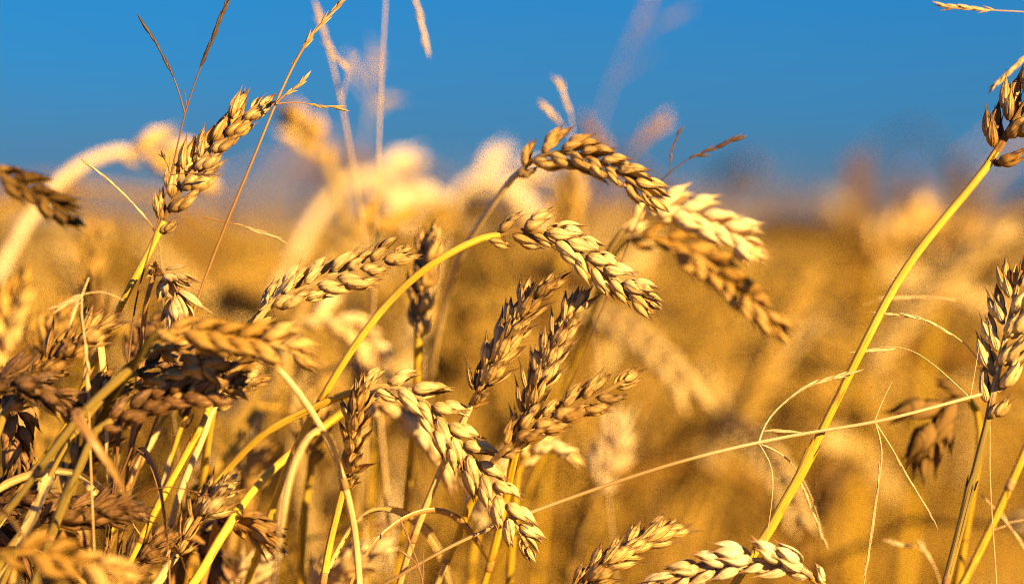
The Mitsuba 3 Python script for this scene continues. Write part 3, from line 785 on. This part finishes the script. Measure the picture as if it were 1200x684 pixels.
grass('pale feathery grass head reaching in at the upper right corner',
      [(1330, 300, -.02), (1300, 120, -.02), (1260, 30, -.02), (1200, 14, -.02), (1160, 12, -.02), (1110, 7, -.02)],
      [], [([(1165, 12, -.02), (1106, 7, -.02)], 18, .0055, .0013, .4)], r=.0004, r1=.0002, mat='grass_pale', seed=5)
grass('pale grass head just above the cut ear at the upper right edge',
      [(1290, 330, .03), (1260, 180, .03), (1230, 60, .03), (1200, 68, .03), (1180, 84, .03), (1165, 101, .03)],
      [], [([(1205, 64, .03), (1164, 102, .03)], 18, .0045, .0013, .35)], r=.0004, r1=.0002, mat='grass_pale', seed=6)
grass('dark grass head pointing right above the cream ear at the centre right',
      [(690, 400, .05), (735, 290, .04), (765, 225, .035), (785, 202, .03), (815, 182, .03), (842, 172, .03), (872, 160, .03)],
      [([(785, 202, .03), (788, 175, .03), (800, 150, .03)], .0002)],
      [([(806, 187, .03), (842, 172, .03), (866, 162, .03)], 13, .0055, .0014, .35), ([(786, 190, .03), (789, 172, .03), (800, 150, .03)], 9, .004, .0009, .25)],
      r=.00035, r1=.0002, mat='grass_dark', head_mat='grass_dark', seed=7)
grass('short pale grass sprig pointing up left of the upper left ear',
      [(190, 330, .03), (186, 285, .02), (176, 262, .01), (155, 238, .0), (130, 214, 0), (98, 190, 0)],
      [], [([(172, 257, 0), (130, 214, 0), (100, 191, 0)], 12, .006, .0009, .1)], r=.0004, r1=.0002, mat='grass_pale', seed=8)
grass('forked pale grass sprig in front of the bristly ears at left',
      [(104, 470, -.03), (102, 420, -.03), (97, 380, -.03), (96, 345, -.03), (104, 325, -.03)],
      [([(97, 345, -.03), (118, 342, -.03), (145, 352, -.03)], .00025), ([(97, 345, -.03), (84, 348, -.03), (72, 360, -.03)], .00025), ([(97, 350, -.03), (90, 360, -.03), (86, 370, -.03)], .00025)],
      [([(98, 345, -.03), (74, 358, -.03)], 8, .006, .0012, .4), ([(100, 400, -.03), (104, 470, -.03)], 8, .006, .0014, .3), ([(92, 352, -.03), (86, 368, -.03)], 4, .006, .0012, .2)],
      r=.0005, r1=.0003, mat='grass_pale', seed=9)
grass('dark twiggy weed with forked tips at the lower left among orange stems',
      [(132, 600, .0), (136, 560, .0), (137, 530, 0), (136, 495, 0)],
      [([(137, 510, 0), (131, 500, 0), (128, 494, 0)], .0003), ([(137, 512, 0), (144, 502, 0), (150, 495, 0)], .0003), ([(140, 560, 0), (156, 520, 0), (168, 484, 0)], .0005), ([(122, 524, 0), (135, 510, 0)], .0003), ([(160, 526, 0), (176, 536, 0)], .0003)],
      [([(160, 510, 0), (168, 486, 0)], 5, .004, .001, .4)], r=.0006, r1=.0004, mat='grass_red', seed=10)
grass('fine curved grass hair with a small head crossing the lower left stems',
      [(130, 690, .0), (140, 640, 0), (152, 605, -.01), (170, 576, -.015), (200, 570, -.015), (222, 574, -.015), (240, 580, -.015)],
      [], [([(228, 575, -.015), (243, 580, -.015)], 6, .003, .0009, .5)], r=.0003, r1=.0002, mat='grass_red', seed=11)
grass('reddish forked grass sprig at the bottom edge below the sharp drooping ear',
      [(498, 700, -.01), (490, 660, -.01), (482, 640, -.01), (473, 616, -.01)],
      [([(492, 668, -.01), (484, 655, -.01), (477, 650, -.01)], .00025), ([(495, 680, -.01), (496, 660, -.01), (496, 645, -.01)], .00025)],
      [([(484, 645, -.01), (473, 617, -.01)], 6, .005, .0009, .15), ([(484, 655, -.01), (476, 650, -.01)], 3, .004, .0009, .2)], r=.0003, r1=.0002, mat='grass_red', seed=12)
grass('thin grass stems crossing at the lower right edge',
      [(1240, 700, .04), (1205, 650, .04), (1180, 612, .04), (1150, 580, .04)],
      [([(1182, 612, .04), (1210, 607, .04)], .0003), ([(1180, 615, .04), (1160, 622, .04)], .0003)],
      [([(1200, 640, .04), (1180, 612, .04)], 5, .007, .0012, .2)], r=.0007, r1=.0003, mat='grass_pale', seed=13)
grass('small blurred grass sprig low between the hanging branch and the right stems',
      [(1110, 700, .06), (1098, 672, .06), (1090, 650, .06), (1075, 640, .06), (1050, 636, .06)],
      [([(1090, 655, .06), (1084, 645, .06)], .0003)], [([(1068, 642, .06), (1050, 636, .06)], 5, .006, .0011, .2), ([(1092, 660, .06), (1082, 642, .06)], 5, .006, .0012, .3)], r=.0004, r1=.0002, mat='grass_pale', seed=14)
grass('pale blurred grass stem standing before the cream arches left of the centre',
      [(440, 420, .12), (430, 300, .12), (414, 195, .12), (400, 120, .12), (384, 55, .12), (370, 10, .12)],
      [([(400, 120, .12), (415, 60, .12)], .0003)], [([(410, 85, .12), (385, 50, .12), (372, 12, .12)], 14, .006, .0014, .35)], r=.0009, r1=.0004, mat='grass_pale', seed=15)
grass('blurred grass head hanging from the frame top left of the middle',
      [(440, 300, .10), (446, 120, .10), (452, 0, .10), (462, -50, .10), (478, -30, .10), (490, 10, .10), (500, 52, .10)],
      [], [([(484, -5, .10), (490, 15, .10), (500, 54, .10)], 16, .0065, .0015, .2)], r=.0004, r1=.0003, mat='grass_pale', seed=16)
grass('blurred feathery grass panicle against the sky left of the middle',
      [(400, 420, .38), (412, 300, .38), (424, 200, .38), (434, 120, .38), (440, 60, .38)],
      [([(430, 150, .38), (448, 122, .38), (462, 116, .38)], .0003), ([(434, 120, .38), (418, 98, .38), (412, 72, .38)], .0003)],
      [([(434, 125, .38), (462, 116, .38)], 8, .008, .002, .5), ([(420, 100, .38), (412, 72, .38)], 8, .008, .002, .5), ([(436, 110, .38), (440, 60, .38)], 10, .008, .002, .5)], r=.0005, r1=.0003, mat='grass_pale', seed=17)
grass('blurred dark grass stalk rising to the frame top right of the middle',
      [(640, 440, .45), (670, 290, .45), (690, 190, .45), (712, 112, .45), (735, 55, .45), (765, -10, .45)],
      [([(735, 55, .45), (770, 30, .45), (800, 12, .45)], .0005), ([(720, 95, .45), (770, 60, .45)], .0004)],
      [([(745, 35, .45), (768, -10, .45)], 6, .007, .0014, .4), ([(770, 30, .45), (806, 10, .45)], 5, .006, .0014, .4)], r=.0005, r1=.0003, mat='straw_brown', seed=18)
grass('blurred curled grass head in the sky above the brown top ear',
      [(700, 420, .12), (690, 300, .12), (676, 200, .12), (662, 150, .12), (640, 128, .12)],
      [([(672, 180, .12), (668, 130, .12), (656, 98, .12)], .0003)],
      [([(655, 145, .12), (638, 126, .12)], 7, .005, .0014, .5), ([(669, 135, .12), (655, 96, .12)], 10, .005, .0014, .5)], r=.0004, r1=.0002, mat='grass_pale', seed=19)
grass('blurred brown grass tuft in the sky right of the curled head',
      [(760, 480, .4), (748, 330, .4), (726, 220, .4), (706, 170, .4), (690, 150, .4)],
      [([(726, 220, .4), (745, 170, .4), (772, 144, .4)], .0004)],
      [([(714, 185, .4), (688, 148, .4)], 14, .01, .003, .6), ([(742, 175, .4), (774, 144, .4)], 12, .01, .003, .5)], r=.0006, r1=.0003, mat='straw_brown', seed=20)


grass('reddish blurred grass arching low across the yellow stems at the bottom left of the centre',
      [(300, 720, .14), (320, 670, .14), (345, 640, .14), (390, 622, .14), (440, 616, .14), (490, 614, .14)],
      [], [([(350, 636, .14), (420, 618, .14), (488, 614, .14)], 26, .009, .0012, .15)], r=.0006, r1=.0003, mat='grass_red', seed=22)


# ------------------------------------------------------------------ the field behind: single stalks, then the mass
def blob(L, W, m=5):
    us = np.array([0, .3, .65, 1])
    w = np.array([.45, 1, .72, .06])
    ang = np.arange(m) * 2 * math.pi / m
    return rings_mesh(np.stack([.5 * W * np.outer(w, np.cos(ang)), .5 * W * np.outer(w, np.sin(ang)), np.repeat(us[:, None] * L, m, 1)], -1), us, 1 - np.abs(ang / math.pi - 1), cap=False)


def plain_stalk(rnd, hook, height, size=1.0, parts=2, m=5):
    """Stem and ear of a stalk at the origin, bending towards +x. hook: radians the ear turns over."""
    h = height - 0.06 * max(0, math.cos(hook))
    pts, d, p = [np.array([0, 0, 0.0])], rnd.uniform(-.03, .06), np.array([0, 0, 0.0])
    n = 14
    for k in range(n):
        f = (k + 1) / n
        a = d + hook * 0.8 * f ** 5
        p = p + np.array([math.sin(a), rnd.uniform(-.01, .01), math.cos(a)]) * h / n
        pts.append(p)
    e, a = [p], hook * 0.8
    for k in range(6):
        a += hook * 0.08
        p = p + np.array([math.sin(a), 0, math.cos(a)]) * 0.0135 * size
        e.append(p)
    stem = tube(pts, .0019, .0013, 0.05 if m > 4 else .12, m, 0)
    ears = []
    roll = rnd.uniform(0, 3)
    q, t, L = curve(e, .001)
    side = unit(np.cross(t, [0.1, 1, .1]))
    tow = np.cross(t, side)
    k_n = 16
    for k in range(k_n + 1):
        i = int(k / k_n * (len(q) - 8))
        b = (math.cos(roll) * side[i] + math.sin(roll) * tow[i]) * (1 if k % 2 else -1)
        for s in (-1, 1)[:parts]:
            z = unit(t[i] + .35 * b + .28 * s * np.cross(t[i], b))
            x = unit(np.cross(z, b))
            ears.append(moved(blob(.0125 * size, .0052 * size, m), np.stack([x, np.cross(z, x), z], 1), q[i] + b * .001))
    return stem, join(ears)


HUSKS = ['far_gold', 'far_cream', 'far_brown', 'far_gold']
GROUPS = []
for k in range(12):
    rnd = random.Random(900 + k)
    st, ea = plain_stalk(rnd, [0.25, 0.7, 1.4, 1.9, 2.3, 0.45][k % 6] + rnd.uniform(-.15, .15), 0.86, rnd.uniform(1.0, 1.15))
    g = f'plain_stalk_{k:03d}'
    scene[g] = {'type': 'shapegroup', 'stem': shape(st, 'far_stem'), 'ear': shape(ea, HUSKS[k % 4])}
    GROUPS.append((g, st[0][:, 2].max(), ea[0][:, 2].max()))
rnd = random.Random(42)
for k in range(185):
    d = 1.34 + 0.95 * (k / 185) ** 0.75 + rnd.uniform(0, .10)
    x = rnd.uniform(-1, 1)
    if x > 0 and rnd.random() < .55:
        continue
    if x > 0.15:
        d = 1.58 + (d - 1.34) * 0.9
    x *= d * 0.19
    g, _, top = GROUPS[rnd.randrange(len(GROUPS))]
    want = 0.875 + rnd.gauss(0, 0.035)
    want = min(want, 0.905 + 0.012 * d)
    s = want / top
    key = new_key('wheat_stalk')
    scene[key] = {'type': 'instance', 'group': {'type': 'ref', 'id': g}, 'to_world': T().translate([x, d, 0]).rotate([0, 0, 1], rnd.uniform(0, 360)).scale([1.05, 1.05, s])}
    labels[key] = {'label': 'blurred wheat stalk out of focus in the field behind', 'category': 'wheat', 'group': 'blurred wheat stalks of the field behind'}


for k in range(58):
    px, py, dd = rnd.uniform(-20, 700) if k < 50 else rnd.uniform(780, 1180), rnd.uniform(370, 640), rnd.uniform(.32, .6)
    if k >= 50:
        dd, py = rnd.uniform(.9, 1.4), rnd.uniform(270, 420)
    g, _, top = GROUPS[rnd.randrange(len(GROUPS))]
    p = at(px, py, dd)
    key = new_key('wheat_stalk')
    scene[key] = {'type': 'instance', 'group': {'type': 'ref', 'id': g}, 'to_world': T().translate([p[0], p[1], 0]).rotate([0, 0, 1], rnd.uniform(0, 360)).scale([1, 1, p[2] / top])}
    labels[key] = {'label': 'blurred wheat stalk out of focus in the field behind', 'category': 'wheat', 'group': 'blurred wheat stalks of the field behind'}


for k in range(30):                                    # upright stalks close behind the middle of the picture
    p = at(rnd.uniform(300, 800), rnd.uniform(250, 430), rnd.uniform(.5, 1.05))
    g, _, top = GROUPS[(0, 5, 6, 11, 1, 7)[k % 6]]
    key = new_key('wheat_stalk')
    scene[key] = {'type': 'instance', 'group': {'type': 'ref', 'id': g}, 'to_world': T().translate([p[0], p[1], 0]).rotate([0, 0, 1], rnd.uniform(0, 360)).scale([1.2, 1.2, p[2] / top])}
    labels[key] = {'label': 'blurred wheat stalk out of focus in the field behind', 'category': 'wheat', 'group': 'blurred wheat stalks of the field behind'}
for k in range(22):                                   # taller brown stalks further off, whose tops break the skyline
    px = rnd.uniform(760, 1200) if k < 13 else rnd.uniform(-10, 480)
    p = at(px, rnd.uniform(165, 235), rnd.uniform(.9, 1.7))
    g, _, top = GROUPS[(2, 10, 6, 2)[k % 4]]
    key = new_key('wheat_stalk')
    scene[key] = {'type': 'instance', 'group': {'type': 'ref', 'id': g}, 'to_world': T().translate([p[0], p[1], 0]).rotate([0, 0, 1], rnd.uniform(0, 360)).scale([1.15, 1.15, p[2] / top])}
    labels[key] = {'label': 'blurred wheat stalk out of focus in the field behind', 'category': 'wheat', 'group': 'blurred wheat stalks of the field behind'}


def clump(seed, n, wide, parts, m, low=0.0):
    rnd = random.Random(seed)
    ears, stems = [], []
    for k in range(n):
        st, ea = plain_stalk(rnd, abs(rnd.gauss(1.0, .8)), rnd.gauss(.865, .035), rnd.uniform(1, 1.2), parts, m)
        a = rz(rnd.uniform(0, 6.28))
        o = np.array([rnd.uniform(-wide / 2, wide / 2), rnd.uniform(-wide / 2, wide / 2), 0])
        stems.append(moved(st, a, o))
        ears.append(moved(ea, a, o))
    return join(stems), join(ears)


for k in range(4):
    st, ea = clump(60 + k, 26, .5, 2, 4)
    scene[f'near_clump_{k:03d}'] = {'type': 'shapegroup', 'stem': shape(st, 'far_stem'), 'ear': shape(ea, HUSKS[k % 4])}
    st, ea = clump(80 + k, 60, 1.0, 1, 3)
    scene[f'far_clump_{k:03d}'] = {'type': 'shapegroup', 'stem': shape(st, 'far_stem'), 'ear': shape(ea, HUSKS[k % 4])}
# the dense body of the crop: the ridged edge of the stand and its top, one rolling mass to the far end of the field
u = np.linspace(-1, 1, 420)
face = np.linspace(0, 0.80, 70)
back = 0.03 * (np.exp(np.linspace(0, math.log(70 / 0.03), 170)) - 1)
rows = [(2.25 + 0.12 * (z / .8) ** 2, z) for z in face] + [(2.39 + b, 0.815 + 0.04 * min(1, b / .15)) for b in back[1:]]
V = []
for y0, z0 in rows:
    xx = u * (0.55 + 0.36 * y0)
    up = min(1.0, max(0.0, (z0 - .70) / .115))
    P = np.stack([xx * (2.3 if up > .5 else 6.5), np.full_like(xx, y0 * 2.0), np.full_like(xx, z0 * 1.5)], -1)
    a1, a2 = meshkit.fbm(P, 2, 1) - .5, meshkit.fbm(P * np.array([2.6, 2.6, 1.2]), 2, 9) - .5
    V.append(np.stack([xx + 0.02 * a2, y0 + (1 - up) * 0.09 * a1, z0 + up * 0.17 * a1], -1))
V = np.array(V)
i, j = np.meshgrid(np.arange(len(rows) - 1), np.arange(len(u) - 1), indexing='ij')
q = np.stack([i * len(u) + j, i * len(u) + j + 1, (i + 1) * len(u) + j + 1, (i + 1) * len(u) + j], -1).reshape(-1, 4)
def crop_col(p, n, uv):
    streak = 0.6 * noise(p.x * 13, p.y * 5, p.z * 1.6) + 0.4 * noise(p.x * 31 + 7, p.y * 9, p.z * 2.5)       # pale and brown straws, with the shade of gaps between them put into colour
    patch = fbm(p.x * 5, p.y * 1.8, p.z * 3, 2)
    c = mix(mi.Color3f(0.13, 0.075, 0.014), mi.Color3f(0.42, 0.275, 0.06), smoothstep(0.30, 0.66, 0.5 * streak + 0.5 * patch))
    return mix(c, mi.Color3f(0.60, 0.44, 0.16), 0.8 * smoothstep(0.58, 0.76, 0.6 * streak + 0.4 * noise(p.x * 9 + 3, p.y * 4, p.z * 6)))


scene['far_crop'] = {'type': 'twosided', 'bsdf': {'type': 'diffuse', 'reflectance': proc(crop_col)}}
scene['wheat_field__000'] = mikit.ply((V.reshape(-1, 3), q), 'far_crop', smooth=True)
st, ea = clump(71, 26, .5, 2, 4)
scene['near_clump_004'] = {'type': 'shapegroup', 'stem': shape(st, 'far_brown'), 'ear': shape(ea, 'soft_dark')}  # added dark clump; the shade behind the lower left is put into its colours
n = 0
rnd = random.Random(5)
for gy_ in np.arange(9.0, 26, 1.8):
    for gx_ in np.arange(-.30 * gy_ - .6, .30 * gy_ + .6, .9 if gy_ < 8 else 1.3):
        n += 1
        scene[f'wheat_field__{n:03d}'] = {'type': 'instance', 'group': {'type': 'ref', 'id': f"{'near' if gy_ < 8 else 'far'}_clump_{rnd.randrange(4):03d}"},
            'to_world': T().translate([gx_ + rnd.uniform(-.2, .2), gy_ + rnd.uniform(-.2, .2), 0]).rotate([0, 0, 1], rnd.uniform(0, 360)).scale([1.3, 1.3, rnd.uniform(.95, 1.08)])}
spots = [(x_ + rnd.uniform(-.1, .1), y_ + rnd.uniform(-.08, .08), rnd.uniform(.86, .95)) for y_ in (2.0, 2.2) for x_ in np.arange(-.6, .63, .3)]
for y_ in np.arange(.2, 2.5, .36):                      # the crop goes on at both sides of the view
    for x_ in np.arange(-1.9, 2.3, .36):
        if abs(x_) > .21 * y_ + .62:
            spots.append((x_ + rnd.uniform(-.1, .1), y_ + rnd.uniform(-.1, .1), rnd.uniform(.94, 1.03)))
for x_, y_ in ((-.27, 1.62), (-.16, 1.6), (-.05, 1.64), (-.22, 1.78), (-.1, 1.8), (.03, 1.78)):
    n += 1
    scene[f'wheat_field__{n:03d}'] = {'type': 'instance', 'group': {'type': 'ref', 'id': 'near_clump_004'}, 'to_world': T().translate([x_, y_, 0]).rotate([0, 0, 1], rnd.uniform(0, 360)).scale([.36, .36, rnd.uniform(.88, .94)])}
for x_, y_, h_ in spots:
    n += 1
    scene[f'wheat_field__{n:03d}'] = {'type': 'instance', 'group': {'type': 'ref', 'id': f'near_clump_{rnd.randrange(4):03d}'},
        'to_world': T().translate([x_, y_, 0]).rotate([0, 0, 1], rnd.uniform(0, 360)).scale([.85, .85, h_])}
labels['wheat_field'] = {'label': 'mass of ripe wheat far behind, melted into a golden blur', 'category': 'wheat field', 'kind': 'stuff'}
